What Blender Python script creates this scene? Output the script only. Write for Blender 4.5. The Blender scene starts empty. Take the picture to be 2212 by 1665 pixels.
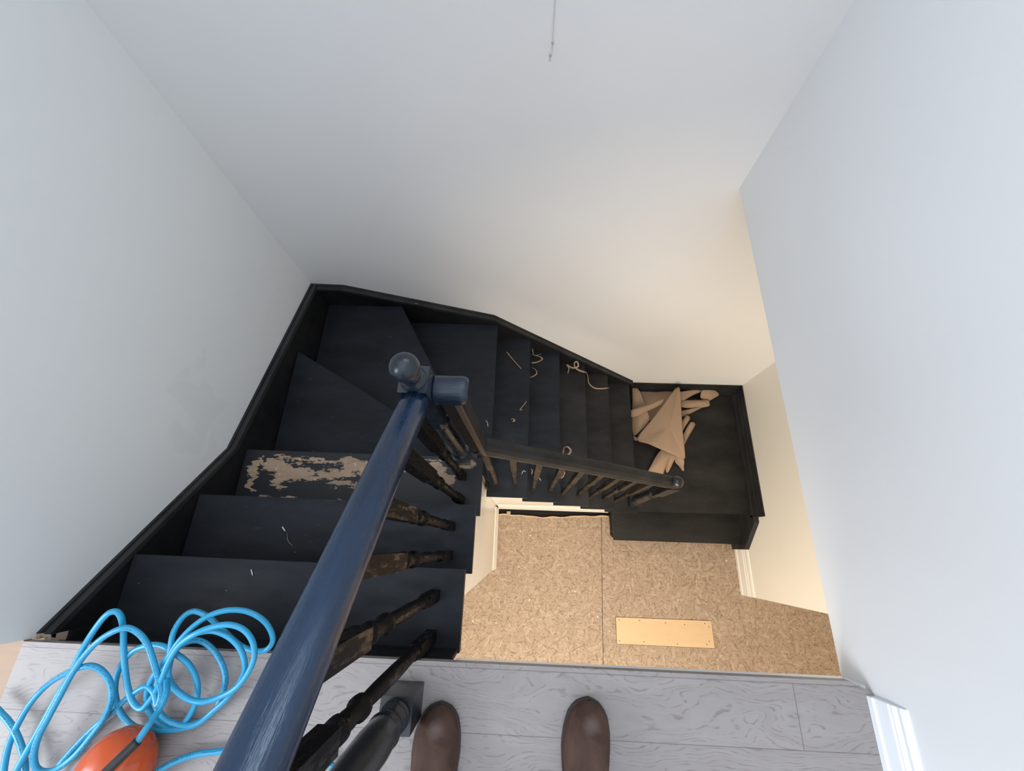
import bpy, bmesh, math, random
from mathutils import Vector, Matrix, noise
random.seed(7)
C = bpy.context.scene.collection
S = bpy.context.scene

# ---------------------------------------------------------------- camera
FOCAL_PX = 899.0
cam_d = bpy.data.cameras.new('camera'); cam = bpy.data.objects.new('camera', cam_d); C.objects.link(cam)
cam_d.sensor_fit = 'HORIZONTAL'; cam_d.sensor_width = 36.0; cam_d.lens = FOCAL_PX / 2212 * 36.0
cam_d.clip_start = 0.01; cam_d.clip_end = 60
ROT = Matrix.Rotation(0.035949, 4, 'Z') @ Matrix.Rotation(0.018709, 4, 'Y') @ Matrix.Rotation(0.367610, 4, 'X')
cam.matrix_world = Matrix.Translation((0.17804, -0.01434, 1.14368)) @ ROT
S.camera = cam

# ---------------------------------------------------------------- light and exposure
w = bpy.data.worlds.new('world'); S.world = w; w.use_nodes = True
bg = w.node_tree.nodes['Background']; bg.inputs[0].default_value = (0.80, 0.88, 1.0, 1); _n = w.node_tree.nodes; _l = w.node_tree.links.new   # sky: soft, brighter overhead than at the horizon
_tc = _n.new('ShaderNodeTexCoord'); _sx = _n.new('ShaderNodeSeparateXYZ'); _l(_tc.outputs['Generated'], _sx.inputs[0])
_mx = _n.new('ShaderNodeMapRange'); _l(_sx.outputs[2], _mx.inputs[0]); _mx.inputs[1].default_value = 0.0; _mx.inputs[2].default_value = 1.0; _mx.inputs[3].default_value = 0.66; _mx.inputs[4].default_value = 2.15
_l(_mx.outputs[0], bg.inputs[1])
def area(name, loc, target, size, energy, col, sy=None):
    d = bpy.data.lights.new(name, 'AREA'); d.energy = energy; d.color = col; d.size = size
    if sy: d.shape = 'RECTANGLE'; d.size_y = sy
    o = bpy.data.objects.new(name, d); C.objects.link(o); o.location = loc
    o.rotation_euler = (Vector(target) - Vector(loc)).to_track_quat('-Z', 'Y').to_euler(); return o
area('window_daylight', (-2.7, -1.2, 1.8), (0.98, 0.4, 0.9), 1.8, 78, (0.86, 0.92, 1.0), 1.5)
area('stair_window', (0.45, 1.28, 1.60), (0.40, 0.0, 1.3), 0.8, 12, (0.66, 0.82, 1.0), 0.65)
def bulb(name, loc, energy, col, rad):
    d = bpy.data.lights.new(name, 'POINT'); d.energy = energy; d.color = col; d.shadow_soft_size = rad
    o = bpy.data.objects.new(name, d); C.objects.link(o); o.location = loc; return o
area('lower_hall_lamp', (0.45, -1.55, -0.40), (1.05, -1.1, -2.6), 1.6, 92, (1.0, 0.89, 0.76), 1.2)
S.view_settings.view_transform = 'Standard'; S.view_settings.look = 'None'
S.view_settings.exposure = 0.08; S.view_settings.gamma = 1.0
try: S.view_settings.use_curve_mapping = False
except Exception: pass

# ---------------------------------------------------------------- materials
class NT:
    def __init__(s, name):
        s.m = bpy.data.materials.new(name); s.m.use_nodes = True
        s.t = s.m.node_tree; s.n = s.t.nodes; s.b = s.n['Principled BSDF']
        s.tc = s.n.new('ShaderNodeTexCoord')
    def L(s, a, b): s.t.links.new(a, b)
    def put(s, sock, v):
        if hasattr(v, 'is_output') or isinstance(v, bpy.types.NodeSocket): s.L(v, sock)
        else: sock.default_value = v
    def mapp(s, scale=(1,1,1), loc=(0,0,0), rot=(0,0,0), src=None):
        n = s.n.new('ShaderNodeMapping'); n.inputs['Scale'].default_value = scale; n.inputs['Location'].default_value = loc
        n.inputs['Rotation'].default_value = rot; s.L(src or s.tc.outputs['Object'], n.inputs['Vector']); return n.outputs[0]
    def noise(s, scale, detail=4, rough=.55, vec=None, dist=0, col=False):
        n = s.n.new('ShaderNodeTexNoise'); n.inputs['Scale'].default_value = scale; n.inputs['Detail'].default_value = detail
        n.inputs['Roughness'].default_value = rough; n.inputs['Distortion'].default_value = dist
        s.L(vec or s.tc.outputs['Object'], n.inputs['Vector']); return n.outputs['Color' if col else 'Fac']
    def ramp(s, fac, stops, interp='LINEAR'):
        n = s.n.new('ShaderNodeValToRGB'); e = n.color_ramp.elements; n.color_ramp.interpolation = interp
        while len(e) < len(stops): e.new(0.5)
        for q, (p, c) in zip(e, stops):
            q.position = p; q.color = (c, c, c, 1) if isinstance(c, (int, float)) else (*c, 1)
        s.L(fac, n.inputs[0]); return n.outputs[0]
    def mix(s, fac, a, b, mode='MIX'):
        n = s.n.new('ShaderNodeMix'); n.data_type = 'RGBA'; n.blend_type = mode
        s.put(n.inputs[0], fac)
        for i, v in ((6, a), (7, b)):
            if isinstance(v, tuple) and len(v) == 3: v = (*v, 1)
            s.put(n.inputs[i], v)
        return n.outputs[2]
    def math(s, op, a, b=0.0, c=0.0, clamp=False):
        n = s.n.new('ShaderNodeMath'); n.operation = op; n.use_clamp = clamp
        for i, v in enumerate((a, b, c)): s.put(n.inputs[i], v)
        return n.outputs[0]
    def sep(s, v):
        n = s.n.new('ShaderNodeSeparateXYZ'); s.L(v, n.inputs[0]); return n.outputs
    def comb(s, x, y, z):
        n = s.n.new('ShaderNodeCombineXYZ')
        for i, v in enumerate((x, y, z)): s.put(n.inputs[i], v)
        return n.outputs[0]
    def bump(s, h, strength=.3, dist=.002):
        n = s.n.new('ShaderNodeBump'); n.inputs['Strength'].default_value = strength; n.inputs['Distance'].default_value = dist
        s.L(h, n.inputs['Height']); s.L(n.outputs[0], s.b.inputs['Normal'])
    def out(s, color=None, rough=None, spec=None):
        if color is not None: s.put(s.b.inputs['Base Color'], (*color, 1) if isinstance(color, tuple) and len(color) == 3 else color)
        if rough is not None: s.put(s.b.inputs['Roughness'], rough)
        if spec is not None: s.b.inputs['Specular IOR Level'].default_value = spec
        return s.m

def wall_mat(name, col, smear=False):
    t = NT(name); n = t.noise(1.6, 3); c = t.mix(n, tuple(x*.97 for x in col), tuple(min(1, x*1.03) for x in col))
    if smear:   # patched filler smears on the plaster
        p = t.sep(t.tc.outputs['Object'])
        d = t.comb(t.math('ADD', p[1], 0), t.math('MULTIPLY', t.math('ADD', p[2], .28), .75), 0.0)
        vv = t.n.new('ShaderNodeVectorMath'); vv.operation = 'DISTANCE'; t.L(d, vv.inputs[0]); vv.inputs[1].default_value = (.42, 0, 0)
        q = t.math('ADD', vv.outputs['Value'], t.math('MULTIPLY', t.math('SUBTRACT', t.noise(6, 1), .5), .5))
        m = t.ramp(q, [(.10, 1.0), (.13, 0.0)])
        k = t.ramp(t.noise(7, 1, dist=1.5), [(.44, 0.0), (.50, 1.0)])
        c = t.mix(t.math('MULTIPLY', m, t.math('MULTIPLY', k, .55)), c, tuple(x*.93 for x in col))
    t.bump(t.noise(260, 3), .05, .001)
    return t.out(c, .62, .35)
M_wall = wall_mat('white_wall_paint', (.79, .785, .775))
M_wall_l = wall_mat('white_wall_paint_patched', (.78, .79, .78), True)
M_cream = wall_mat('cream_wall_paint', (.80, .77, .69))
def gloss_white(name, col):
    t = NT(name); t.bump(t.noise(60, 2), .04, .001); return t.out(col, .3, .5)
M_trim = gloss_white('white_trim_gloss', (.86, .88, .90)); M_trim_c = gloss_white('cream_trim_gloss', (.84, .81, .74))

def black_mat(name, base=(.0045, .0055, .0075), wear=.5, rough=.5, grain=(1, 1, 1), spec=.45, chips=True, bumpy=.12):
    t = NT(name); v = t.mapp(grain); spec = min(spec, .27) if rough > .4 else spec
    n = t.noise(5, 6, .65, v); c = t.mix(t.ramp(n, [(.35, 0.0), (.75, 1.0)]), base, tuple(x*2.7 + .003 for x in base))
    sc = t.ramp(t.noise(38, 3, .7, v), [(.64, 0.0), (.78, wear)]); c = t.mix(sc, c, (.045, .042, .038))
    if chips:
        vo = t.n.new('ShaderNodeTexVoronoi'); vo.inputs['Scale'].default_value = 34; t.L(t.mapp(), vo.inputs['Vector'])
        ch = t.ramp(vo.outputs['Distance'], [(.025, 1.0), (.05, 0.0)])
        rnd = t.sep(vo.outputs['Color'])[0]
        c = t.mix(t.math('MULTIPLY', ch, t.math('GREATER_THAN', rnd, .80)), c, (.42, .41, .38))
    r = t.ramp(t.noise(14, 4, .6, v), [(.3, max(.05, rough - .12)), (.7, min(1, rough + .12))])
    t.bump(t.noise(90, 4, .6, v), bumpy, .002)
    return t.out(c, r, spec)
M_tread = black_mat('black_tread_paint', rough=.55, grain=(.5, 1.6, 1))
M_tread_dusty = black_mat('dusty_black_tread_paint', base=(.009, .0085, .008), wear=.8, rough=.5, grain=(.6, 1.3, 1))
M_riser = black_mat('black_riser_paint', base=(.003, .003, .0035), rough=.7, chips=False, wear=.2)
M_skirt = black_mat('black_skirt_paint', base=(.013, .013, .0128), rough=.5, chips=False, wear=.6, grain=(1, .3, 1))
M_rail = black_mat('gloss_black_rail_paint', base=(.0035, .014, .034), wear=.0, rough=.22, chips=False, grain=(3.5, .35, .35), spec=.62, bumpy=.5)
M_rail_low = black_mat('satin_black_rail_paint', base=(.009, .009, .009), wear=.2, rough=.5, chips=False, grain=(.4, 2, 2), bumpy=.1)
M_post = black_mat('semi_gloss_black_post_paint', base=(.008, .009, .011), wear=.3, rough=.32, chips=False, grain=(1, 1, .3), spec=.55, bumpy=.25)
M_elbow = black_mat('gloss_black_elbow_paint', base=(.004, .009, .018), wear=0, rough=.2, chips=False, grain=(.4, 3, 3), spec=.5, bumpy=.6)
M_ball = black_mat('gloss_black_ball_paint', base=(.006, .009, .014), wear=.1, rough=.28, chips=True, spec=.5, bumpy=.2)
def spindle_mat():
    t = NT('wet_black_spindle_paint'); v = t.mapp((1, 1, .22))
    c = t.mix(t.ramp(t.noise(16, 4, .6, v), [(.42, 0.0), (.7, 1.0)]), (.003, .003, .0035), (.007, .0055, .005))
    t.bump(t.noise(120, 3, .6, t.mapp((1, 1, .6))), .45, .002); return t.out(c, t.ramp(t.noise(60, 3, .7, v), [(.36, .08), (.50, .50)]), .10)
M_spin = spindle_mat()
def spindle_low():
    t = NT('worn_brown_black_spindle_paint'); v = t.mapp((1, 1, .3))
    c = t.mix(t.ramp(t.noise(30, 4, .6, v), [(.4, 0.0), (.62, 1.0)]), (.013, .011, .010), (.048, .036, .028))
    t.bump(t.noise(90, 4, .6, v), .4, .002); return t.out(c, .5, .12)
M_spin_low = spindle_low()

def peeled():
    t = NT('peeled_black_tread_paint'); p = t.sep(t.tc.outputs['Object'])
    nd = t.noise(7, 4, .65, t.mapp((1, 2.2, 1)), col=True); ns = t.sep(nd)
    fine = t.sep(t.noise(30, 3, .6, t.mapp((.7, 2.6, 1)), col=True))
    px = t.math('ADD', p[0], t.math('ADD', t.math('MULTIPLY', t.math('SUBTRACT', ns[0], .5), .16), t.math('MULTIPLY', t.math('SUBTRACT', fine[0], .5), .06)))
    py = t.math('ADD', p[1], t.math('ADD', t.math('MULTIPLY', t.math('SUBTRACT', ns[1], .5), .11), t.math('MULTIPLY', t.math('SUBTRACT', fine[1], .5), .045)))
    spots = PEEL
    acc = None
    for cx, cy, rx, ry in spots:
        a = t.math('POWER', t.math('DIVIDE', t.math('SUBTRACT', px, cx), rx), 2.0)
        b = t.math('POWER', t.math('DIVIDE', t.math('SUBTRACT', py, cy), ry), 2.0)
        q = t.math('ADD', a, b); acc = q if acc is None else t.math('MINIMUM', acc, q)
    st = t.noise(22, 5, .7, t.mapp((1, 3.0, 1), rot=(0, 0, .25)))
    acc = t.math('ADD', acc, t.math('MULTIPLY', t.math('SUBTRACT', st, .5), 2.4)); m = t.ramp(acc, [(.58, 1.0), (.72, 0.0)])
    tan = t.mix(t.noise(14, 4, .6, t.mapp((.5, 2, 1))), (.21, .135, .085), (.46, .33, .22))
    tan = t.mix(t.ramp(t.noise(60, 2), [(.6, 0.0), (.72, .7)]), tan, (.55, .45, .35))
    blk = t.mix(t.noise(6, 5, .6, t.mapp((.5, 1.6, 1))), (.006, .007, .0085), (.018, .018, .019))
    t.bump(t.math('SUBTRACT', t.math('MULTIPLY', t.noise(60, 3), .25), m), .35, .001)
    return t.out(t.mix(m, blk, tan), t.mix(m, (.5, .5, .5), (.8, .8, .8)), .4)
PEEL = [(-.925,.225,.022,.085),(-.84,.27,.07,.045),(-.82,.215,.04,.05),(-.74,.235,.12,.028),(-.60,.235,.10,.030),(-.50,.262,.10,.032),(-.66,.285,.20,.010),(-.42,.20,.05,.025),(-.56,.19,.08,.012),
        (-.37,.255,.035,.045),(-.30,.27,.05,.04),(-.18,.27,.05,.035),(-.13,.235,.035,.035),(-.045,.285,.04,.018),(-.20,.312,.10,.007),(-.36,.312,.08,.006),(-.80,.128,.14,.009),(-.60,.125,.12,.007)]
M_peel = peeled()

def oak():
    t = NT('greyed_oak_floorboards'); p = t.sep(t.tc.outputs['Object'])
    row = t.math('FLOOR', t.math('DIVIDE', t.math('ADD', p[1], .285), .1235))
    off = t.math('MULTIPLY', row, .53)
    g = t.mapp((1.0, 11, 1)); warp = t.noise(2.2, 3, .5, t.mapp((1.2, 3, 1)))
    gv = t.n.new('ShaderNodeVectorMath'); gv.operation = 'ADD'; t.L(g, gv.inputs[0]); t.L(t.comb(t.math('MULTIPLY', off, 2.0), t.math('ADD', t.math('MULTIPLY', warp, 3.0), off), off), gv.inputs[1])
    n1 = t.noise(4.2, 6, .62, gv.outputs[0], dist=.7); n2 = t.noise(34, 4, .6, gv.outputs[0])
    wv = t.n.new('ShaderNodeTexWave'); wv.bands_direction = 'Y'; wv.inputs['Scale'].default_value = 2.6; wv.inputs['Distortion'].default_value = 7; wv.inputs['Detail'].default_value = 4; wv.inputs['Detail Scale'].default_value = 1.3
    t.L(gv.outputs[0], wv.inputs['Vector'])
    c = t.mix(n1, (.235, .205, .19), (.335, .305, .29))
    c = t.mix(t.math('MULTIPLY', t.ramp(wv.outputs['Fac'], [(.0, .6), (.2, 0.0)]), t.ramp(t.noise(26, 3, .6, t.mapp((1, 4, 1))), [(.44, 0.0), (.56, 1.0)])), c, (.15, .12, .108))
    c = t.mix(t.ramp(n2, [(.60, 0.0), (.76, .5)]), c, (.15, .12, .108))
    warm = t.ramp(p[0], [(0.0, 0.0), (1.0, 0.0)])
    tone = t.n.new('ShaderNodeTexWhiteNoise'); tone.noise_dimensions = '1D'; t.L(row, tone.inputs['W'])
    c = t.mix(t.math('MULTIPLY', tone.outputs['Value'], .22), c, (.24, .195, .17))
    # seams: long joints and the butt joints of each row
    fr = t.math('FRACT', t.math('DIVIDE', t.math('ADD', p[1], .285), .1235))
    d1 = t.math('MULTIPLY', t.math('MINIMUM', fr, t.math('SUBTRACT', 1.0, fr)), .1235)
    s1 = t.math('LESS_THAN', d1, .0009)
    fx = t.math('ABSOLUTE', t.math('SUBTRACT', t.math('MODULO', t.math('ADD', t.math('SUBTRACT', p[0], .808), t.math('ADD', 20.0, t.math('MULTIPLY', t.math('ADD', row, 1.0), .71))), 1.9), 1.0))
    fx = t.math('ABSOLUTE', t.math('SUBTRACT', t.math('FRACT', t.math('ADD', t.math('DIVIDE', t.math('SUBTRACT', p[0], .808), 1.83), t.math('ADD', .5, t.math('MULTIPLY', t.math('ADD', row, 1.0), .37)))), .5))
    s2 = t.math('MULTIPLY', t.math('LESS_THAN', fx, .0006), t.math('LESS_THAN', p[1], -.285))
    s = t.math('MAXIMUM', s1, s2)
    c = t.mix(t.math('MULTIPLY', s, .6), c, (.09, .075, .07))
    t.bump(t.math('SUBTRACT', t.math('MULTIPLY', n2, .3), s), .25, .001)
    return t.out(c, .42, .45)
M_oak = oak()
def plain_wood(name, a, b, rough=.6, sc=(1.5, 14, 1)):
    t = NT(name); v = t.mapp(sc); c = t.mix(t.noise(4, 5, .6, v, dist=.5), a, b)
    t.bump(t.noise(20, 3, .6, v), .1, .001); return t.out(c, rough, .4)
M_hall = plain_wood('honey_brown_floor', (.27, .165, .095), (.36, .225, .135), .45)
M_ply = plain_wood('pale_plywood', (.52, .36, .20), (.62, .45, .27), .6, (1.2, 5, 1))
M_raw = plain_wood('raw_wood', (.30, .22, .15), (.55, .46, .36), .8, (3, 3, 8))
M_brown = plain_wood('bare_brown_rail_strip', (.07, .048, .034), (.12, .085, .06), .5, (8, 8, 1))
M_edge = plain_wood('torn_board_edge', (.48, .32, .20), (.66, .47, .32), .8)
M_nail = NT('dark_nail_metal').out((.05, .04, .035), .5)

def osb():
    t = NT('strand_board'); base = t.mix(t.noise(5, 4), (.29, .215, .15), (.37, .28, .20)); c = base; hgt = None
    for k, (sc, th, dark, seed) in enumerate(((13, .32, (.40, .305, .22), 3.1), (17, .24, (.24, .165, .11), 7.7), (22, .28, (.42, .33, .245), 12.3), (30, .17, (.16, .10, .065), 21.9), (44, .15, (.10, .065, .04), 33.3))):
        mv = t.mapp((sc, sc, 1), (seed, seed * 1.7, 0))
        pz = t.sep(mv); flat = t.comb(pz[0], pz[1], 0.0)
        vo = t.n.new('ShaderNodeTexVoronoi'); vo.voronoi_dimensions = '2D'; vo.inputs['Scale'].default_value = 1.0; t.L(flat, vo.inputs['Vector'])
        vs = t.n.new('ShaderNodeVectorMath'); vs.operation = 'SUBTRACT'; t.L(flat, vs.inputs[0]); t.L(vo.outputs['Position'], vs.inputs[1])
        rnd = t.sep(vo.outputs['Color'])
        ro = t.n.new('ShaderNodeVectorRotate'); ro.rotation_type = 'Z_AXIS'; t.L(vs.outputs[0], ro.inputs['Vector']); t.L(t.math('MULTIPLY', rnd[0], 6.283), ro.inputs['Angle'])
        q = t.sep(ro.outputs[0])
        e = t.math('MAXIMUM', t.math('ABSOLUTE', t.math('MULTIPLY', q[0], .42)), t.math('ABSOLUTE', t.math('MULTIPLY', q[1], 2.1)))
        e = t.math('ADD', e, t.math('MULTIPLY', t.math('SUBTRACT', t.noise(3, 2, .5, flat), .5), .12))
        m = t.math('MULTIPLY', t.math('LESS_THAN', e, th), t.math('GREATER_THAN', rnd[1], .35))
        c = t.mix(t.math('MULTIPLY', m, t.math('ADD', .28, t.math('MULTIPLY', rnd[2], .55))), c, dark)
    p = t.sep(t.tc.outputs['Object'])
    # pale plaster splashes
    sp = t.ramp(t.noise(3.1, 3), [(.66, 0.0), (.74, 1.0)]); sp = t.math('MULTIPLY', sp, t.ramp(t.noise(45, 3), [(.5, 0.0), (.62, .55)]))
    c = t.mix(sp, c, (.58, .53, .45))
    vo = t.n.new('ShaderNodeTexVoronoi'); vo.inputs['Scale'].default_value = 11
    t.L(t.comb(p[0], p[1], 0.0), vo.inputs['Vector']); rr = t.sep(vo.outputs['Color'])
    chip = t.math('MULTIPLY', t.math('LESS_THAN', t.math('ADD', vo.outputs['Distance'], t.math('MULTIPLY', t.noise(60, 2), .12)), .13), t.math('GREATER_THAN', rr[0], .80))
    c = t.mix(t.math('MULTIPLY', chip, .8), c, (.66, .6, .5))
    line = t.math('LESS_THAN', t.math('ABSOLUTE', t.math('SUBTRACT', p[0], t.math('ADD', .868, t.math('MULTIPLY', p[1], .028)))), .0022)
    c = t.mix(line, c, (.03, .02, .015))
    t.bump(t.noise(80, 3), .15, .002)
    return t.out(c, .62, .35)
M_osb = osb()
def kraft():
    t = NT('brown_kraft_paper'); c = t.mix(t.noise(4, 4), (.30, .205, .135), (.36, .25, .165)); t.bump(t.noise(60, 4), .12, .001); return t.out(c, .75, .25)
M_kraft = kraft()
def curlm():
    t = NT('pale_paper_curl'); return t.out(t.mix(t.noise(30, 2), (.28, .19, .12), (.42, .31, .21)), .7)
M_curl = curlm(); M_chip = NT('white_paint_chip').out((.6, .6, .58), .6)
def hosem():
    t = NT('sky_blue_hose'); t.b.inputs['Subsurface Weight'].default_value = .15; t.b.inputs['Subsurface Radius'].default_value = (.004, .01, .015)
    u = t.sep(t.tc.outputs['UV']); # fine printing along one side of the hose
    pr = t.math('MULTIPLY', t.math('LESS_THAN', t.math('ABSOLUTE', t.math('SUBTRACT', u[1], .30)), .035), t.math('GREATER_THAN', t.noise(330, 1, .5), .50))
    c = t.mix(t.math('MULTIPLY', pr, .75), (.028, .31, .52), (.01, .08, .15))
    return t.out(c, .24, .5)
M_hose = hosem()
M_orange = NT('glossy_orange_paint').out((.52, .075, .016), .18)
M_rubber = NT('black_rubber').out((.012, .012, .013), .3)
def suede():
    t = NT('brown_suede'); n = t.noise(9, 5, .6, dist=.6)
    c = t.mix(t.ramp(n, [(.35, 0.0), (.7, 1.0)]), (.040, .020, .014), (.10, .056, .040))
    p = t.sep(t.tc.outputs['Object']); d = t.math('POWER', t.math('ADD', t.math('POWER', t.math('DIVIDE', p[0], .028), 2.0), t.math('POWER', t.math('DIVIDE', t.math('ADD', p[1], .032), .026), 2.0)), .5)
    d = t.math('ADD', d, t.math('MULTIPLY', t.noise(40, 3), .5))
    c = t.mix(t.ramp(d, [(.4, .3), (1.7, 0.0)]), c, (.20, .155, .14))
    t.bump(t.noise(120, 4), .3, .002); pass
    return t.out(c, .75, .25)
M_suede = suede(); M_sole = NT('dark_brown_welt').out((.028, .017, .012), .55)
M_dark = NT('dark_gap').out((.008, .006, .005), .9)
M_crack = NT('grey_crack').out((.66, .66, .67), .5); M_nail_head = NT('tan_grey_nail_head').out((.40, .38, .35), .7)

# ---------------------------------------------------------------- mesh helpers
def link(name, bm, mat, parent=None, smooth=False, bevel=0.0):
    me = bpy.data.meshes.new(name)
    if bevel: bmesh.ops.bevel(bm, geom=[e for e in bm.edges if len(e.link_faces) == 2 and e.calc_face_angle(0) > .5], offset=bevel, segments=2, affect='EDGES', profile=.6, clamp_overlap=True)
    bmesh.ops.recalc_face_normals(bm, faces=bm.faces)
    bm.to_mesh(me); bm.free(); o = bpy.data.objects.new(name, me); C.objects.link(o)
    me.materials.append(mat)
    if smooth:
        for p in me.polygons: p.use_smooth = True
    if parent: o.parent = parent; o.matrix_parent_inverse = parent.matrix_world.inverted()
    return o
def empty(name, loc, label, cat, group=None):
    o = bpy.data.objects.new(name, None); C.objects.link(o); o.location = loc; o.empty_display_size = .05
    o.matrix_world = Matrix.Translation(loc)
    o['label'] = label; o['category'] = cat
    if group: o['group'] = group
    return o
def tag(o, label, cat, group=None):
    o['label'] = label; o['category'] = cat
    if group: o['group'] = group
    return o
def struct(o): o['kind'] = 'structure'; return o
def add_box(bm, x0, x1, y0, y1, z0, z1):
    v = [bm.verts.new(p) for p in ((x0,y0,z0),(x1,y0,z0),(x1,y1,z0),(x0,y1,z0),(x0,y0,z1),(x1,y0,z1),(x1,y1,z1),(x0,y1,z1))]
    for f in ((0,3,2,1),(4,5,6,7),(0,1,5,4),(1,2,6,5),(2,3,7,6),(3,0,4,7)): bm.faces.new([v[i] for i in f])
def box(x0, x1, y0, y1, z0, z1):
    bm = bmesh.new(); add_box(bm, x0, x1, y0, y1, z0, z1); return bm
def add_prism(bm, pts, a0, a1, axis):
    """polygon pts extruded along axis between a0 and a1 (pts are the other two coordinates in xyz order)"""
    def P(p, a): return {'x': (a, p[0], p[1]), 'y': (p[0], a, p[1]), 'z': (p[0], p[1], a)}[axis]
    A = [bm.verts.new(P(p, a0)) for p in pts]; B = [bm.verts.new(P(p, a1)) for p in pts]; n = len(pts)
    bm.faces.new(A); bm.faces.new(B[::-1])
    for i in range(n): bm.faces.new((A[i], B[i], B[(i+1) % n], A[(i+1) % n]))
def prism(pts, a0, a1, axis):
    bm = bmesh.new(); add_prism(bm, pts, a0, a1, axis); return bm
def add_lathe(bm, prof, cx, cy, seg=28):
    rings = []
    for r_, z in prof:
        rings.append([bm.verts.new((cx + r_*math.cos(2*math.pi*k/seg), cy + r_*math.sin(2*math.pi*k/seg), z)) for k in range(seg)])
    for a, b in zip(rings, rings[1:]):
        for k in range(seg): bm.faces.new((a[k], a[(k+1) % seg], b[(k+1) % seg], b[k]))
    bm.faces.new(rings[0][::-1]); bm.faces.new(rings[-1])
def catmull(P, n=8):
    P = [Vector(p) for p in P]; Q = [P[0]*2 - P[1]] + P + [P[-1]*2 - P[-2]]; out = []
    for i in range(1, len(Q) - 2):
        a, b, c, d = Q[i-1], Q[i], Q[i+1], Q[i+2]
        for k in range(n):
            t = k / n
            out.append(.5*((2*b) + (c-a)*t + (2*a-5*b+4*c-d)*t*t + (3*b-a-3*c+d)*t*t*t))
    out.append(P[-1]); return out
def sweep(pts, prof, up=Vector((0, 0, 1)), caps=True, scale=None, uv=False):
    """sweep a closed 2-D profile (side, up) along a poly-line"""
    bm = bmesh.new(); R = []; n = len(pts); pv = None
    for i, p in enumerate(pts):
        t = (pts[min(i+1, n-1)] - pts[max(i-1, 0)]).normalized()
        if pv is None: s = t.cross(up); s = s.normalized() if s.length > 1e-4 else Vector((1, 0, 0))
        else:
            s = pv - t*pv.dot(t); s.normalize()
        pv = s; u = s.cross(t).normalized(); k = scale[i] if scale else 1
        R.append([bm.verts.new(p + s*a*k + u*b*k) for a, b in prof])
    m = len(prof); lay = bm.loops.layers.uv.new() if uv else None
    for j, (a, b) in enumerate(zip(R, R[1:])):
        for k in range(m):
            f = bm.faces.new((a[k], a[(k+1) % m], b[(k+1) % m], b[k]))
            if uv:
                for lp, q in zip(f.loops, ((j, k), (j, k+1), (j+1, k+1), (j+1, k))): lp[lay].uv = (q[0] / n, q[1] / m)
    if caps: bm.faces.new(R[0][::-1]); bm.faces.new(R[-1])
    return bm
def circle(r_, n=12): return [(r_*math.cos(2*math.pi*k/n), r_*math.sin(2*math.pi*k/n)) for k in range(n)]
def ribbon(pts, w, th=.0009):
    """thin curled strip standing or lying along a path"""
    P = catmull(pts, 6); bm = bmesh.new(); R = []
    for i, p in enumerate(P):
        t = (P[min(i+1, len(P)-1)] - P[max(i-1, 0)]).normalized(); a = .35 + .6*math.sin(i*.23)
        s = t.cross(Vector((0, 0, 1)))
        s = s.normalized() if s.length > 1e-4 else Vector((1, 0, 0)); u = s.cross(t)
        d = (s*math.cos(a) + u*math.sin(a)); e = d.cross(t).normalized()
        if i < 2 or i > len(P)-3: k = .55
        else: k = 1
        R.append([bm.verts.new(p + d*w/2*k*sx + e*th*sy) for sx, sy in ((-1,-1),(1,-1),(1,1),(-1,1))])
    for a, b in zip(R, R[1:]):
        for k in range(4): bm.faces.new((a[k], a[(k+1) % 4], b[(k+1) % 4], b[k]))
    bm.faces.new(R[0][::-1]); bm.faces.new(R[-1]); return bm

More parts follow.
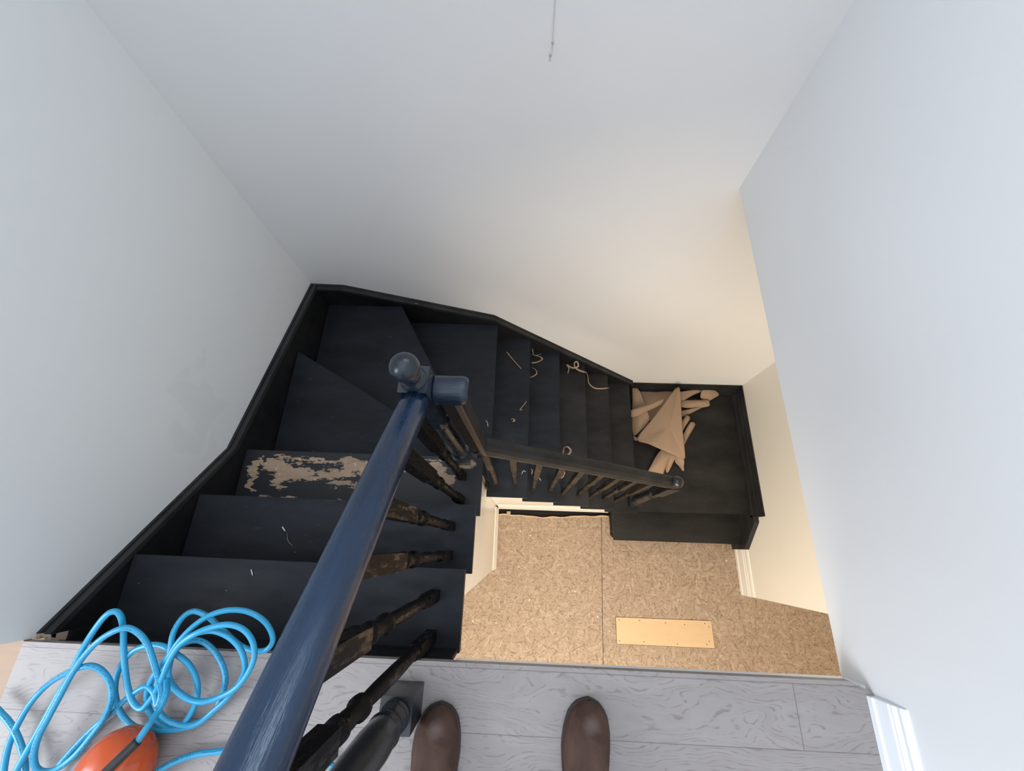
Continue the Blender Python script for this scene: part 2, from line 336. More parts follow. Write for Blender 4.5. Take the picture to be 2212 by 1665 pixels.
# centre lines of the hose, the folds of paper and the scraps (metres)
HOSE_COIL = [(-0.569,-0.404,0.137),(-0.563,-0.381,0.127),(-0.564,-0.36,0.107),(-0.565,-0.335,0.097),(-0.585,-0.32,0.077),(-0.604,-0.301,0.057),(-0.611,-0.275,0.047),(-0.601,-0.256,0.037),(-0.569,-0.247,0.037),(-0.537,-0.261,0.032),(-0.507,-0.29,0.027),(-0.491,-0.322,0.022),(-0.492,-0.354,0.017),(-0.5,-0.382,0.017),(-0.521,-0.403,0.017),(-0.549,-0.414,0.019),(-0.578,-0.41,0.027),(-0.602,-0.395,0.037),(-0.622,-0.369,0.042),(-0.624,-0.331,0.052),(-0.606,-0.293,0.067),(-0.598,-0.263,0.077),(-0.602,-0.226,0.077),(-0.597,-0.196,0.067),(-0.581,-0.185,0.057),(-0.552,-0.197,0.047),(-0.524,-0.219,0.037),(-0.496,-0.242,0.027),(-0.472,-0.259,0.019),(-0.438,-0.267,0.019),(-0.411,-0.263,0.019),(-0.397,-0.241,0.027),(-0.406,-0.212,0.042),(-0.425,-0.191,0.057),(-0.457,-0.178,0.067),(-0.492,-0.177,0.077),(-0.526,-0.188,0.082),(-0.553,-0.21,0.087),(-0.575,-0.238,0.087),(-0.592,-0.267,0.082),(-0.616,-0.293,0.067),(-0.635,-0.319,0.057),(-0.652,-0.352,0.037),(-0.648,-0.382,0.027),(-0.629,-0.408,0.019),(-0.595,-0.422,0.017),(-0.57,-0.417,0.017),(-0.553,-0.394,0.019),(-0.542,-0.362,0.027),(-0.546,-0.326,0.037),(-0.564,-0.292,0.052),(-0.59,-0.269,0.067),(-0.622,-0.256,0.067),(-0.653,-0.254,0.067),(-0.688,-0.265,0.062),(-0.711,-0.287,0.057),(-0.726,-0.317,0.047),(-0.727,-0.353,0.037),(-0.714,-0.388,0.027),(-0.695,-0.411,0.019),(-0.669,-0.424,0.017),(-0.634,-0.427,0.017),(-0.577,-0.422,0.019),(-0.531,-0.41,0.019),(-0.504,-0.387,0.019),(-0.471,-0.356,0.027),(-0.442,-0.315,0.042),(-0.433,-0.286,0.057),(-0.447,-0.253,0.067),(-0.474,-0.229,0.077),(-0.507,-0.217,0.087),(-0.539,-0.223,0.092),(-0.564,-0.239,0.092),(-0.583,-0.263,0.087),(-0.592,-0.29,0.077),(-0.587,-0.32,0.067),(-0.567,-0.343,0.057),(-0.539,-0.357,0.052),(-0.509,-0.359,0.052),(-0.476,-0.349,0.052),(-0.442,-0.33,0.057),(-0.417,-0.299,0.067),(-0.405,-0.266,0.077),(-0.411,-0.234,0.087),(-0.432,-0.21,0.097),(-0.462,-0.2,0.107),(-0.5,-0.207,0.107),(-0.534,-0.222,0.107),(-0.567,-0.246,0.097),(-0.587,-0.28,0.087),(-0.598,-0.312,0.077),(-0.619,-0.345,0.057),(-0.636,-0.368,0.047),(-0.651,-0.381,0.042),(-0.673,-0.371,0.042),(-0.691,-0.343,0.047),(-0.703,-0.305,0.057),(-0.709,-0.262,0.072),(-0.704,-0.218,0.097),(-0.703,-0.19,0.117),(-0.711,-0.181,0.127),(-0.727,-0.19,0.127),(-0.751,-0.222,0.117),(-0.78,-0.263,0.097),(-0.806,-0.313,0.077),(-0.83,-0.355,0.062),(-0.845,-0.403,0.057),(-0.86,-0.446,0.052),(-0.875,-0.489,0.047),(-0.877,-0.518,0.047)]
HOSE_LOOPS = [(-0.92,-0.519,0.027),(-0.93,-0.484,0.027),(-0.934,-0.453,0.027),(-0.93,-0.421,0.027),(-0.915,-0.384,0.032),(-0.885,-0.349,0.042),(-0.834,-0.32,0.067),(-0.785,-0.3,0.087),(-0.757,-0.294,0.087),(-0.736,-0.306,0.077),(-0.717,-0.331,0.067),(-0.712,-0.363,0.057),(-0.732,-0.404,0.037),(-0.757,-0.44,0.027),(-0.781,-0.474,0.022),(-0.805,-0.496,0.022),(-0.828,-0.505,0.027),(-0.844,-0.496,0.037),(-0.846,-0.468,0.052),(-0.841,-0.434,0.062),(-0.825,-0.395,0.072),(-0.807,-0.352,0.082),(-0.79,-0.314,0.092),(-0.769,-0.278,0.102),(-0.742,-0.247,0.112),(-0.713,-0.225,0.117),(-0.681,-0.213,0.117),(-0.656,-0.225,0.107),(-0.636,-0.249,0.097),(-0.619,-0.283,0.087),(-0.607,-0.313,0.077),(-0.602,-0.343,0.062),(-0.606,-0.369,0.057),(-0.622,-0.346,0.057),(-0.653,-0.339,0.047),(-0.691,-0.362,0.037),(-0.723,-0.391,0.027),(-0.761,-0.425,0.019),(-0.786,-0.455,0.019),(-0.806,-0.484,0.019),(-0.819,-0.507,0.019),(-0.828,-0.533,0.019)]
HOSE_LEFT = [(-1.025,-0.382,0.027),(-0.982,-0.406,0.027),(-0.954,-0.422,0.027),(-0.924,-0.445,0.027),(-0.9,-0.47,0.027),(-0.881,-0.497,0.027),(-0.867,-0.526,0.027)]
HOSE_RIGHT = [(-0.584,-0.492,0.037),(-0.575,-0.486,0.027),(-0.553,-0.476,0.019),(-0.521,-0.466,0.017),(-0.484,-0.46,0.017),(-0.405,-0.45,0.017),(-0.323,-0.449,0.017),(-0.287,-0.452,0.017),(-0.245,-0.463,0.017),(-0.194,-0.481,0.017),(-0.134,-0.515,0.017)]
PAPER = {'cone': [(1.415, 1.239, -2.08), (1.444, 1.233, -2.06), (1.447, 1.077, -2.08), (1.448, 0.901, -2.11), (1.463, 0.752, -2.15), (1.463, 0.675, -2.18), (1.377, 0.703, -2.16), (1.262, 0.746, -2.15), (1.182, 0.785, -2.16), (1.103, 0.833, -2.2), (1.214, 0.977, -2.15), (1.312, 1.103, -2.11)], 'leftfold': [(1.101, 1.291, -2.21), (1.149, 1.271, -2.2), (1.181, 1.144, -2.18), (1.212, 1.028, -2.18), (1.208, 0.97, -2.2), (1.13, 0.893, -2.23), (1.092, 0.884, -2.26), (1.085, 1.01, -2.24), (1.093, 1.133, -2.22)], 'back': [(1.166, 1.283, -2.26), (1.288, 1.266, -2.25), (1.435, 1.276, -2.25), (1.515, 1.245, -2.25), (1.417, 1.099, -2.25), (1.285, 0.998, -2.25), (1.229, 1.02, -2.26), (1.186, 1.168, -2.25)], 'roll1': [(1.062, 1.065, -2.16), (1.123, 1.09, -2.15), (1.241, 1.129, -2.13), (1.33, 1.158, -2.12), (1.299, 1.11, -2.13), (1.222, 1.071, -2.15), (1.123, 1.022, -2.17), (1.065, 1.013, -2.18)], 'right1': [(1.498, 1.254, -2.2), (1.562, 1.267, -2.2), (1.692, 1.3, -2.22), (1.693, 1.276, -2.23), (1.61, 1.235, -2.23), (1.504, 1.175, -2.21)], 'bud': [(1.684, 1.274, -2.21), (1.739, 1.291, -2.2), (1.794, 1.283, -2.21), (1.839, 1.25, -2.23), (1.798, 1.222, -2.24), (1.747, 1.196, -2.25), (1.682, 1.218, -2.24)], 'right2': [(1.502, 1.187, -2.23), (1.626, 1.196, -2.23), (1.739, 1.198, -2.23), (1.747, 1.176, -2.23), (1.747, 1.149, -2.24), (1.667, 1.133, -2.25), (1.506, 1.127, -2.23)], 'right3': [(1.51, 1.101, -2.25), (1.601, 1.123, -2.24), (1.7, 1.145, -2.25), (1.648, 1.114, -2.26), (1.561, 1.068, -2.26), (1.514, 1.047, -2.25)], 'finger1': [(1.48, 0.987, -2.23), (1.53, 1.046, -2.21), (1.559, 1.045, -2.22), (1.565, 1.022, -2.23), (1.532, 0.971, -2.24), (1.491, 0.917, -2.24)], 'finger2': [(1.487, 0.875, -2.24), (1.533, 0.955, -2.22), (1.569, 0.995, -2.21), (1.605, 0.981, -2.23), (1.578, 0.93, -2.24), (1.534, 0.859, -2.25), (1.492, 0.796, -2.25)], 'bot1': [(1.298, 0.758, -2.2), (1.361, 0.728, -2.19), (1.342, 0.672, -2.21), (1.306, 0.561, -2.25), (1.283, 0.547, -2.26), (1.192, 0.568, -2.26), (1.211, 0.624, -2.24), (1.261, 0.711, -2.22)], 'bot2': [(1.354, 0.73, -2.2), (1.407, 0.71, -2.19), (1.394, 0.666, -2.22), (1.349, 0.578, -2.26), (1.333, 0.612, -2.26), (1.339, 0.666, -2.23)], 'bot3': [(1.402, 0.71, -2.19), (1.458, 0.675, -2.18), (1.469, 0.629, -2.22), (1.472, 0.591, -2.25), (1.436, 0.632, -2.24), (1.405, 0.663, -2.23)], 'tail': [(1.091, 0.878, -2.26), (1.135, 0.849, -2.26), (1.126, 0.838, -2.27), (1.098, 0.842, -2.27)]}
CURLS = [
('T7', [(0.055, 1.158, -1.3), (0.098, 1.111, -1.315), (0.154, 1.05, -1.324)], 0.01) ,
('T8', [(0.224, 1.273, -1.47), (0.236, 1.227, -1.48), (0.277, 1.22, -1.49), (0.295, 1.202, -1.5), (0.255, 1.185, -1.514), (0.221, 1.181, -1.514)], 0.012) ,
('T8', [(0.217, 1.243, -1.51), (0.254, 1.234, -1.5), (0.287, 1.244, -1.5)], 0.01) ,
('T8', [(0.223, 1.14, -1.5), (0.25, 1.118, -1.49), (0.259, 1.095, -1.5), (0.234, 1.078, -1.514), (0.213, 1.071, -1.514)], 0.01) ,
('T9', [(0.494, 1.185, -1.7), (0.499, 1.215, -1.67), (0.483, 1.24, -1.66), (0.523, 1.214, -1.66), (0.564, 1.222, -1.65), (0.557, 1.254, -1.64), (0.538, 1.25, -1.65), (0.545, 1.223, -1.67), (0.58, 1.202, -1.68), (0.624, 1.194, -1.69)], 0.014) ,
('T10', [(0.641, 1.248, -1.8), (0.66, 1.222, -1.82), (0.672, 1.172, -1.85), (0.721, 1.144, -1.88), (0.787, 1.147, -1.892), (0.836, 1.155, -1.892)], 0.014) ,
('T7', [(0.193, 0.827, -1.31), (0.173, 0.8, -1.32), (0.153, 0.775, -1.324), (0.17, 0.774, -1.324)], 0.005) ,
('T7', [(0.1, 0.709, -1.324), (0.112, 0.714, -1.318), (0.122, 0.704, -1.318), (0.11, 0.695, -1.324)], 0.012) ,
('T6', [(-0.038, 0.638, -1.12), (-0.028, 0.631, -1.12), (-0.023, 0.608, -1.134)], 0.008) ,
('T9', [(0.452, 0.58, -1.68), (0.458, 0.618, -1.67), (0.48, 0.63, -1.67), (0.503, 0.608, -1.67), (0.497, 0.585, -1.67), (0.474, 0.567, -1.67)], 0.016) ,
('T7', [(0.174, 0.378, -1.324), (0.184, 0.397, -1.318), (0.197, 0.394, -1.324)], 0.004) ,
('T8', [(0.28, 0.397, -1.514), (0.297, 0.371, -1.514)], 0.006) ,
('T8', [(0.232, 0.438, -1.49), (0.24, 0.429, -1.5), (0.237, 0.411, -1.514)], 0.014) ,
('T8', [(0.442, 0.426, -1.47), (0.438, 0.408, -1.49), (0.424, 0.39, -1.51)], 0.012) ,
]

# ================================================================ the setting
RS = 0.19; XL, YB, XU, XD, ZF = -1.025, 1.304, 0.986, 1.998, -2.66
struct(link('wall_left', prism([(-.272, -2.8), (YB + .12, -2.8), (YB + .12, 2.6), (-.272, 2.6)], XL - .14, XL, 'x'), M_wall_l))
struct(link('wall_hall', box(-3.0, XL - .14, -.272, -.13, -2.8, 2.6), M_wall))
struct(link('wall_back', box(XL - .14, 3.7, YB, YB + .12, -2.8, 2.6), M_wall))
struct(link('wall_right', box(XU, XU + .12, -2.8, YB, -.1, 2.6), M_wall))
struct(link('wall_lower_right', box(XD, XD + .12, -.3227, YB, -2.8, -.1), M_cream))
struct(link('wall_lower_hall', box(XD + .12, 3.7, -.3227, -.2, -2.8, -.1), M_cream))
struct(link('wall_lower_far_right', box(3.7, 3.8, -2.9, YB + .12, -2.8, -.1), M_cream))
struct(link('wall_lower_front', box(-1.7, 3.7, -2.9, -2.8, -2.8, -.1), M_cream))
struct(link('wall_lower_left', box(-1.7, -1.6, -2.8, -.272, -2.8, -.1), M_cream))
struct(link('ceiling_lower', box(XU + .12, 3.7, -2.8, YB, -.1, .0), M_cream))
# closet walls under the two flights, tops cut to the steps
zz = [(-.2035, -2.66), (.30, -2.66), (.30, -.60), (.085, -.60), (.085, -.41), (-.115, -.41), (-.115, -.225), (-.2035, -.225)]
struct(link('wall_under_stairs', prism(zz, -.12, -.037, 'x'), M_trim_c))
zz = [(-.12, -2.66)] + [(.93, -2.66), (.93, -2.32), (.80, -2.32), (.80, -1.93), (.595, -1.93), (.595, -1.74), (.388, -1.74), (.388, -1.55), (.182, -1.55), (.182, -1.36), (-.12, -1.36)]
struct(link('wall_under_stairs_back', prism(zz, .30, .37, 'y'), M_trim_c))
struct(link('wall_under_stairs_front', box(XL, -.12, -.2035, -.12, -2.66, -.42), M_trim_c))

def moulding(name, length_axis, a0, a1, face, sgn, z0, h, t, mat):
    """stepped skirting profile; face = coordinate of the wall, sgn = direction into the room"""
    pr = [(0, 0), (t, 0), (t, h*.16), (t*.80, h*.18), (t*.80, h*.60), (t*.62, h*.63), (t*.70, h*.70), (t*.45, h*.80), (t*.5, h*.90), (t*.28, h), (0, h)]
    bm = bmesh.new()
    if length_axis == 'y': add_prism(bm, [(face + sgn*a, z0 + b) for a, b in pr], 0, 1, 'y')
    else: add_prism(bm, [(face + sgn*a, z0 + b) for a, b in pr], 0, 1, 'x')
    for v in bm.verts:
        if length_axis == 'y': v.co.y = a0 + v.co.y*(a1 - a0)
        else: v.co.x = a0 + v.co.x*(a1 - a0)
    return link(name, bm, mat)
struct(moulding('baseboard_right', 'y', -2.8, -.302, XU, -1, 0, .085, .018, M_trim))
struct(moulding('baseboard_lower_right', 'y', -.3227, .06, XD, -1, ZF, .19, .018, M_trim_c))
struct(moulding('baseboard_under_stairs', 'y', -.2035, .282, -.037, 1, ZF, .20, .018, M_trim_c))
struct(moulding('baseboard_under_stairs_back', 'x', -.02, .93, .30, -1, ZF, .20, .018, M_trim_c))

# upper floor, its white fascia, the brown hall floor at the left
fl = prism([(-1.021, -2.8), (.985, -2.8), (.985, -.300), (.972, -.290), (.940, -.276), (-.9, -.274), (-1.021, -.274)], -.022, 0, 'z')
struct(link('floor', fl, M_oak, bevel=.004))
struct(link('floor_hall', box(-3.0, -1.022, -2.8, -.272, -.02, -.001), M_hall))
struct(link('floor_slab', box(-3.0, XU + .12, -2.8, -.298, -.098, -.0225), M_cream))
struct(link('trim_1', box(.022, XU, -.298, -.2885, -.1, -.0225), M_trim))

# lower floor: strand board with a wavy torn edge in front of the dark gap
edge = [( -.02 + i*.03, .226 + .006*math.sin(i*.33 + .5) + .0025*math.sin(i*1.3) + .030*max(0, (i-20)/12)) for i in range(33)]
pts = [(-1.6, -2.8), (3.7, -2.8), (3.7, -.3227), (2.0, -.3227), (2.0, .06), (.97, .09), (.94, edge[-1][1])] + edge[::-1] + [(-.02, .2), (-.10, -.12), (-.10, -.2035), (-1.6, -.2035)]
struct(link('floor_lower', prism(pts, ZF - .02, ZF, 'z'), M_osb))
struct(link('floor_underlay', box(-1.6, 3.7, -2.8, YB, -2.8, ZF - .022), M_dark))
bm = bmesh.new(); add_prism(bm, [(x, y - .002) for x, y in edge] + [(x, y + .008 + .003*math.sin(i*.9)) for i, (x, y) in list(enumerate(edge))[::-1]], ZF - .018, ZF + .002, 'z')
struct(link('trim_2', bm, M_edge))
tag(link('wood_shim', box(.052, .084, .228, .264, ZF - .02, ZF + .004), M_raw, bevel=.001), 'small raw wood block in the dark gap under the white baseboard', 'wood block')
pl = empty('plywood_patch', (1.337, -.613, ZF), 'pale plywood patch nailed onto the tan strand board floor', 'board')
link('saw_kerf', prism([(.956, -.518), (1.718, -.515), (1.720, -.710), (.955, -.709)], ZF + .0001, ZF + .0006, 'z'), M_dark, pl)
link('board', prism([(.959, -.521), (1.715, -.518), (1.717, -.707), (.958, -.706)], ZF + .0005, ZF + .004, 'z'), M_ply, pl, bevel=.0008)
for nx, ny in ((.985,-.540),(1.145,-.537),(1.35,-.545),(1.50,-.552),(1.66,-.538),(1.69,-.56),(.98,-.685),(1.17,-.684),(1.43,-.69),(1.66,-.682),(1.68,-.66)):
    bm = bmesh.new(); add_lathe(bm, [(.004, ZF + .0036), (.004, ZF + .005), (.002, ZF + .0055)], nx, ny, 10); link('nail', bm, M_nail, pl)
# ================================================================ staircase
st = empty('staircase', (-.5, .3, -1.14), 'black painted wooden winder staircase with landing going down to the strand board floor', 'staircase')
def tread(pts, k, mat=None, label=None, th=.028):
    o = link('tread', prism(pts, -k*RS - th, -k*RS, 'z'), mat or M_tread, st, bevel=.005)
    if label: o['label'] = label
    return o
def riser(a, b, k0, k1=None, t=.012):
    a = Vector(a); b = Vector(b); d = (b - a).normalized(); n = Vector((d.y, -d.x))*t
    link('riser', prism([tuple(a), tuple(b), tuple(b + n), tuple(a + n)], -(k0 + 1)*RS, -k0*RS - .028, 'z'), M_riser, st)
XS = -.985
tread([(XS, -.297), (.017, -.297), (.017, -.085), (XS, -.080)], 1)
tread([(XS, -.108), (.017, -.108), (.017, .114), (XS, .118)], 2)
tread([(XS, .090), (.014, .090), (.014, .318), (XS, .323)], 3, M_peel, 'tread with peeled black paint showing tan wood')
tread([(XS, .292), (-.01, .292), (-.045, .352), (-.445, .568), (-.674, .700), (XS, .872)], 4)
tread([(XS, .845), (-.10, .352), (-.055, .40), (-.304, .836), (-.551, 1.266), (XS, 1.266)], 5)
tread([(-.575, 1.266), (-.085, .405), (-.03, .33), (0, .30), (.003, .55), (0, 1.266)], 6)
link('riser', box(XS, .012, -.297, -.286, -RS, -.0225), M_riser, st)
link('string_end', box(XL, -.980, -.299, -.262, -.62, -.074), M_riser, st)
link('nosing_strip', box(XS, .020, -.292, -.279, -.055, -.0225), M_tread, st, bevel=.004)
for k, y in ((1, -.110), (2, .088), (3, .290)): riser((XS, y), (-.01, y), k)
riser((XS, .842), (-.06, .330), 4); riser((-.578, 1.262), (-.085, .40), 5)
xs = [0, .209, .4165, .622, .828, 1.042]
riser((-.025, 1.262), (-.025, .28), 6, t=-.012)
for k in range(1, 6):
    x0 = xs[k-1] - .027; x1 = xs[k]
    tread([(x0, .245), (x1, .245), (x1, 1.270), (x0, 1.270)], 6 + k, M_tread if k < 3 else M_tread_dusty)
    link('riser', box(x1 - .040, x1 - .028, .268, 1.262, -(7 + k)*RS, -(6 + k)*RS - .028), M_riser, st)
lan = link('landing', prism([(.90, .268), (1.972, .280), (1.980, .60), (1.985, 1.290), (1.0, 1.290), (.90, .45)], -12*RS - .03, -12*RS, 'z'), M_tread_dusty, st, bevel=.005)
link('riser', box(.945, 1.962, .296, .308, -13*RS, -12*RS - .03), M_riser, st)
link('tread', prism([(.934, .057), (1.962, .060), (1.962, .297), (.934, .297)], -13*RS - .028, -13*RS, 'z'), M_tread_dusty, st, bevel=.005)
link('riser', box(.955, 1.962, .083, .095, ZF, -13*RS - .028), M_riser, st)
link('side_panel', box(.945, .957, .095, .297, ZF, -13*RS - .028), M_riser, st)
# skirts along the walls: stepped black boards following the steps
def skirt(plane, top, depth, a0, steps):
    bm = bmesh.new()
    for (t0, t1, dz) in steps:
        q = [(a, z - dz) for a, z in top]; bot = [(a, z - d) for (a, z), d in zip(top, depth)][::-1]
        add_prism(bm, q + bot, a0 + t0, a0 + t1, 'x' if plane == 'x' else 'y')
    return bm
L = [(YB - .002, -.788), (.3145, -.504), (-.262, -.026)]
link('skirt_board', skirt('x', [(a, z - .014) for a, z in L], (.30, .40, .30), XL, [(0, .034, 0)]), M_riser, st)
link('skirt_cap', skirt('x', L, (.02, .02, .02), XL, [(0, .010, 0), (.010, .020, .006), (.020, .0375, .0)]), M_skirt, st, bevel=.0015)
B = [(XL, -.790), (-.842, -.797), (-.0194, -1.086), (1.079, -2.099)]
for seg, dep in ((B, (.30, .35, .36, .20)),):
    link('skirt_board', skirt('y', [(a, z - .014) for a, z in seg], dep, YB, [(-.034, 0, 0)]), M_riser, st)
    link('skirt_cap', skirt('y', seg, (.02, .02, .02, .02), YB, [(-.010, 0, 0), (-.020, -.010, .004), (-.0375, -.020, .0)]), M_skirt, st, bevel=.0015)
bm = bmesh.new()
for t0, t1, h in ((0, .010, .142), (.010, .018, .118), (.018, .026, .085), (.026, .036, .030)):
    add_box(bm, XD - t1, XD - t0, .256, YB, -12*RS, -12*RS + h)
    add_box(bm, 1.085, XD, YB - t1, YB - t0, -12*RS, -12*RS + h)
link('landing_skirting', bm, M_skirt, st)
link('wall_string', prism([(.268, -2.236), (.2187, -2.236), (.0226, -2.452), (.0226, ZF), (.30, ZF), (.30, -2.29), (.268, -2.29)], XD - .036, XD, 'x'), M_skirt, st, bevel=.003)
# broken raw end of the left skirt
bm = bmesh.new(); add_box(bm, XL + .018, XL + .036, -.290, -.2625, -.072, -.034); add_box(bm, XL, XL + .012, -.272, -.262, -.05, -.028); add_box(bm, XL+.004, XL + .036, -.270, -.262, -.042, -.030)
for v in bm.verts: v.co += Vector((0, random.uniform(-.004, .004), random.uniform(-.004, .004)))
o = link('broken_end', bm, M_raw, st); o['label'] = 'raw splintered wood end'
link('corner_strip', box(-.012, .010, .292, .306, -1.62, -1.36), M_raw, st)

# ================================================================ railings
up = empty('stair_railing', (-.064, -.03, -.38), 'glossy black handrail on turned spindles along the upper flight, ball-topped newel at its foot', 'railing')
def rail_profile(w, h):   # rounded top, flatter underside
    pr = []
    for k in range(24):
        a = 2*math.pi*k/24; c, s_ = math.cos(a), math.sin(a)
        x = w*math.copysign(abs(c)**.85, c); y = h*(math.copysign(abs(s_)**.9, s_) if s_ > 0 else math.copysign(abs(s_)**.6, s_)*.75)
        pr.append((x, y))
    return pr
X1 = -.064
def railz(y): return .283 - (y - .264)*.786
P = [Vector((X1, y, railz(y))) for y in [.275 - i*.03 for i in range(22)]]
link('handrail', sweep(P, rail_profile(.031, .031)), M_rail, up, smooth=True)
N1 = (-.066, .318)
bm = bmesh.new(); cx, cy = N1
# turned post: base block, rings, swelling shaft, rings, square head
add_box(bm, cx - .031, cx + .031, cy - .031, cy + .031, -.57, -.47)
add_lathe(bm, [(.024, -.47), (.030, -.462), (.030, -.448), (.022, -.442), (.024, -.43), (.029, -.40), (.030, -.34), (.027, -.20), (.0235, -.06), (.022, -.03), (.030, -.022), (.030, -.002), (.021, .006), (.021, .03), (.030, .045)], cx, cy)
add_box(bm, cx - .032, cx + .032, cy - .032, cy + .032, .05, .302)
n1 = link('newel_post', bm, M_ball, up, bevel=.003)
for p in n1.data.polygons: p.use_smooth = len(p.vertices) == 4 and p.area < .0009
link('finial_neck', (lambda b: (add_lathe(b, [(.030, .300), (.030, .307), (.024, .313), (.020, .322), (.023, .330), (.020, .346)] , cx, cy), b)[1])(bmesh.new()), M_ball, n1, smooth=True)
bm = bmesh.new(); bmesh.ops.create_uvsphere(bm, u_segments=32, v_segments=20, radius=.0315, matrix=Matrix.Translation((cx, cy - .004, .374)))
link('ball', bm, M_ball, n1, smooth=True)
link('newel_drop', box(cx - .03, cx + .052, .300, .345, -1.48, -.598), M_post, up, bevel=.003)
N0 = (-.070, -.350)
bm = bmesh.new(); a, b = N0
add_box(bm, a - .034, a + .034, b - .034, b + .034, 0, .105)
add_lathe(bm, [(.024, .105), (.031, .110), (.031, .118), (.026, .122), (.030, .128), (.030, .136), (.023, .142), (.024, .150), (.031, .175), (.033, .185), (.029, .190), (.031, .20), (.033, .25), (.031, .34), (.026, .46), (.023, .50), (.030, .51), (.030, .53), (.022, .54), (.022, .56), (.032, .58)], a, b)
add_box(bm, a - .034, a + .034, b - .034, b + .034, .585, .84)
n0 = link('newel_post', bm, M_post, up, bevel=.003)
for p in n0.data.polygons: p.use_smooth = len(p.vertices) == 4 and p.area < .0009
bm = bmesh.new(); add_lathe(bm, [(.030, .84), (.030, .85), (.020, .862), (.022, .875), (.018, .882)], a, b); bmesh.ops.create_uvsphere(bm, u_segments=28, v_segments=18, radius=.035, matrix=Matrix.Translation((a, b, .912)))
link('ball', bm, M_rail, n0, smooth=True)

def spindle_bm(x, y, z0, foot, turn, ztop, w=.0145, slope=0.0):
    """square foot, turned shaft with rings, square head cut to the rail"""
    bm = bmesh.new(); zf = z0 + foot; zt = zf + turn
    add_box(bm, x - w, x + w, y - w, y + w, z0, zf)
    r_ = w
    add_lathe(bm, [(r_*.75, zf - .001), (r_*1.0, zf + .006), (r_*.8, zf + .012), (r_*1.12, zf + .018), (r_*1.12, zf + .028), (r_*.78, zf + .034), (r_*.9, zf + .045),
                   (r_*1.02, zf + turn*.35), (r_*.95, zf + turn*.6), (r_*.80, zt - .115), (r_*1.28, zt - .108), (r_*1.28, zt - .094), (r_*.86, zt - .086), (r_*1.0, zt - .05), (r_*.95, zt - .028), (r_*1.25, zt - .022), (r_*1.25, zt - .008), (r_*.9, zt + .002)], x, y, 20)
    n = len(bm.verts); add_box(bm, x - w, x + w, y - w, y + w, zt, ztop)
    bm.verts.ensure_lookup_table()
    for v in bm.verts[n:]:
        if v.co.z < zt + .001: v.co.x = x + (v.co.x - x)*.72; v.co.y = y + (v.co.y - y)*.72
    # chamfer step under the head
    m = len(bm.verts); add_box(bm, x - w*1.12, x + w*1.12, y - w*1.12, y + w*1.12, zt + .012, ztop); bm.verts.ensure_lookup_table()
    for v in bm.verts[m:]:
        if v.co.z > ztop - .001: v.co.z += slope*((v.co.y - y) if not isinstance(slope, tuple) else 0)
    return bm
for k, (y, z0, foot, turn) in enumerate(((.239, -.57, .10, .44), (.147, -.57, .15, .44), (.040, -.38, .12, .44), (-.052, -.38, .17, .44), (-.156, -.19, .14, .44), (-.257, -.19, .19, .47))):
    zr = railz(y) - .018
    b_ = link('baluster', spindle_bm(X1, y, z0, foot, turn, zr), M_spin, up)
    for p in b_.data.polygons: p.use_smooth = p.area < .00022 and len(p.vertices) == 4

lo = empty('stair_railing', (.5, .32, -1.7), 'satin black handrail on thin brownish spindles along the lower flight, down to the landing', 'railing')
YR = .322
g = catmull([(-.033, YR, .224), (-.02, YR, .224), (.0, YR, .224), (.030, YR, .224), (.044, YR, .222)], 5)
el = link('rail_elbow', sweep(g, rail_profile(.034, .034), scale=[1.0]*16 + [.985, .965, .93, .89, .80]), M_elbow, lo, smooth=False, bevel=.0)
for p in el.data.polygons: p.use_smooth = len(p.vertices) == 4
g = catmull([(.004, YR, .21), (.006, YR, .10), (.012, YR, -.10), (.018, YR, -.30), (.024, YR, -.38)], 6)
link('rail_drop', sweep(g, [(-.026, -.026), (.026, -.026), (.026, .02), (.018, .028), (-.018, .028), (-.026, .02)], up=Vector((1, 0, 0))), M_riser, lo)
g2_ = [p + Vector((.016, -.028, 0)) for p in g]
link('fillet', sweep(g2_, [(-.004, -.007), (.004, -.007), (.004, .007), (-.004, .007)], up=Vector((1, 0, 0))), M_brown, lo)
def railx(x): return -.365 - (x - .043)*.772
link('handrail', sweep([Vector((x, YR, railx(x))) for x in (.012, .30, .60, .80, .945)], [(-.030, -.022), (.030, -.022), (.032, .006), (.024, .024), (.008, .031), (-.008, .031), (-.024, .024), (-.032, .006)]), M_rail_low, lo)
link('rail_fillet', sweep([Vector((x, YR, railx(x) - .030)) for x in (.02, .5, .935)], [(-.016, -.005), (.016, -.005), (.016, .005), (-.016, .005)]), M_spin_low, lo)
lows = [(.030, 7), (.139, 7), (.250, 8), (.356, 8), (.452, 9), (.556, 9), (.655, 10), (.757, 10), (.862, 11)]
for x, k in lows:
    z0 = -k*RS; zr = railx(x) - .030; Lb = zr - z0
    b_ = link('baluster', spindle_bm(x, .322, z0, .09, .42, zr, w=.0125), M_spin_low, lo)
    for p in b_.data.polygons: p.use_smooth = p.area < .00022 and len(p.vertices) == 4
bm = bmesh.new(); a, b = 1.004, .318
add_box(bm, a - .034, a + .034, b - .034, b + .034, -2.09, -1.98)
add_lathe(bm, [(.024, -1.98), (.032, -1.975), (.032, -1.96), (.024, -1.95), (.030, -1.93), (.034, -1.89), (.029, -1.86), (.032, -1.85), (.032, -1.83), (.026, -1.82), (.031, -1.75), (.028, -1.58), (.024, -1.48), (.032, -1.47), (.032, -1.45), (.024, -1.44), (.032, -1.41)], a, b)
add_box(bm, a - .032, a + .032, b - .032, b + .032, -1.41, -1.10)
LEAN = -.034
def lean(bm): 
    for v in bm.verts: v.co.x += LEAN*(v.co.z + 2.09)/1.07
lean(bm)
n2 = link('newel_post', bm, M_post, lo, bevel=.003)
for p in n2.data.polygons: p.use_smooth = len(p.vertices) == 4 and p.area < .0009
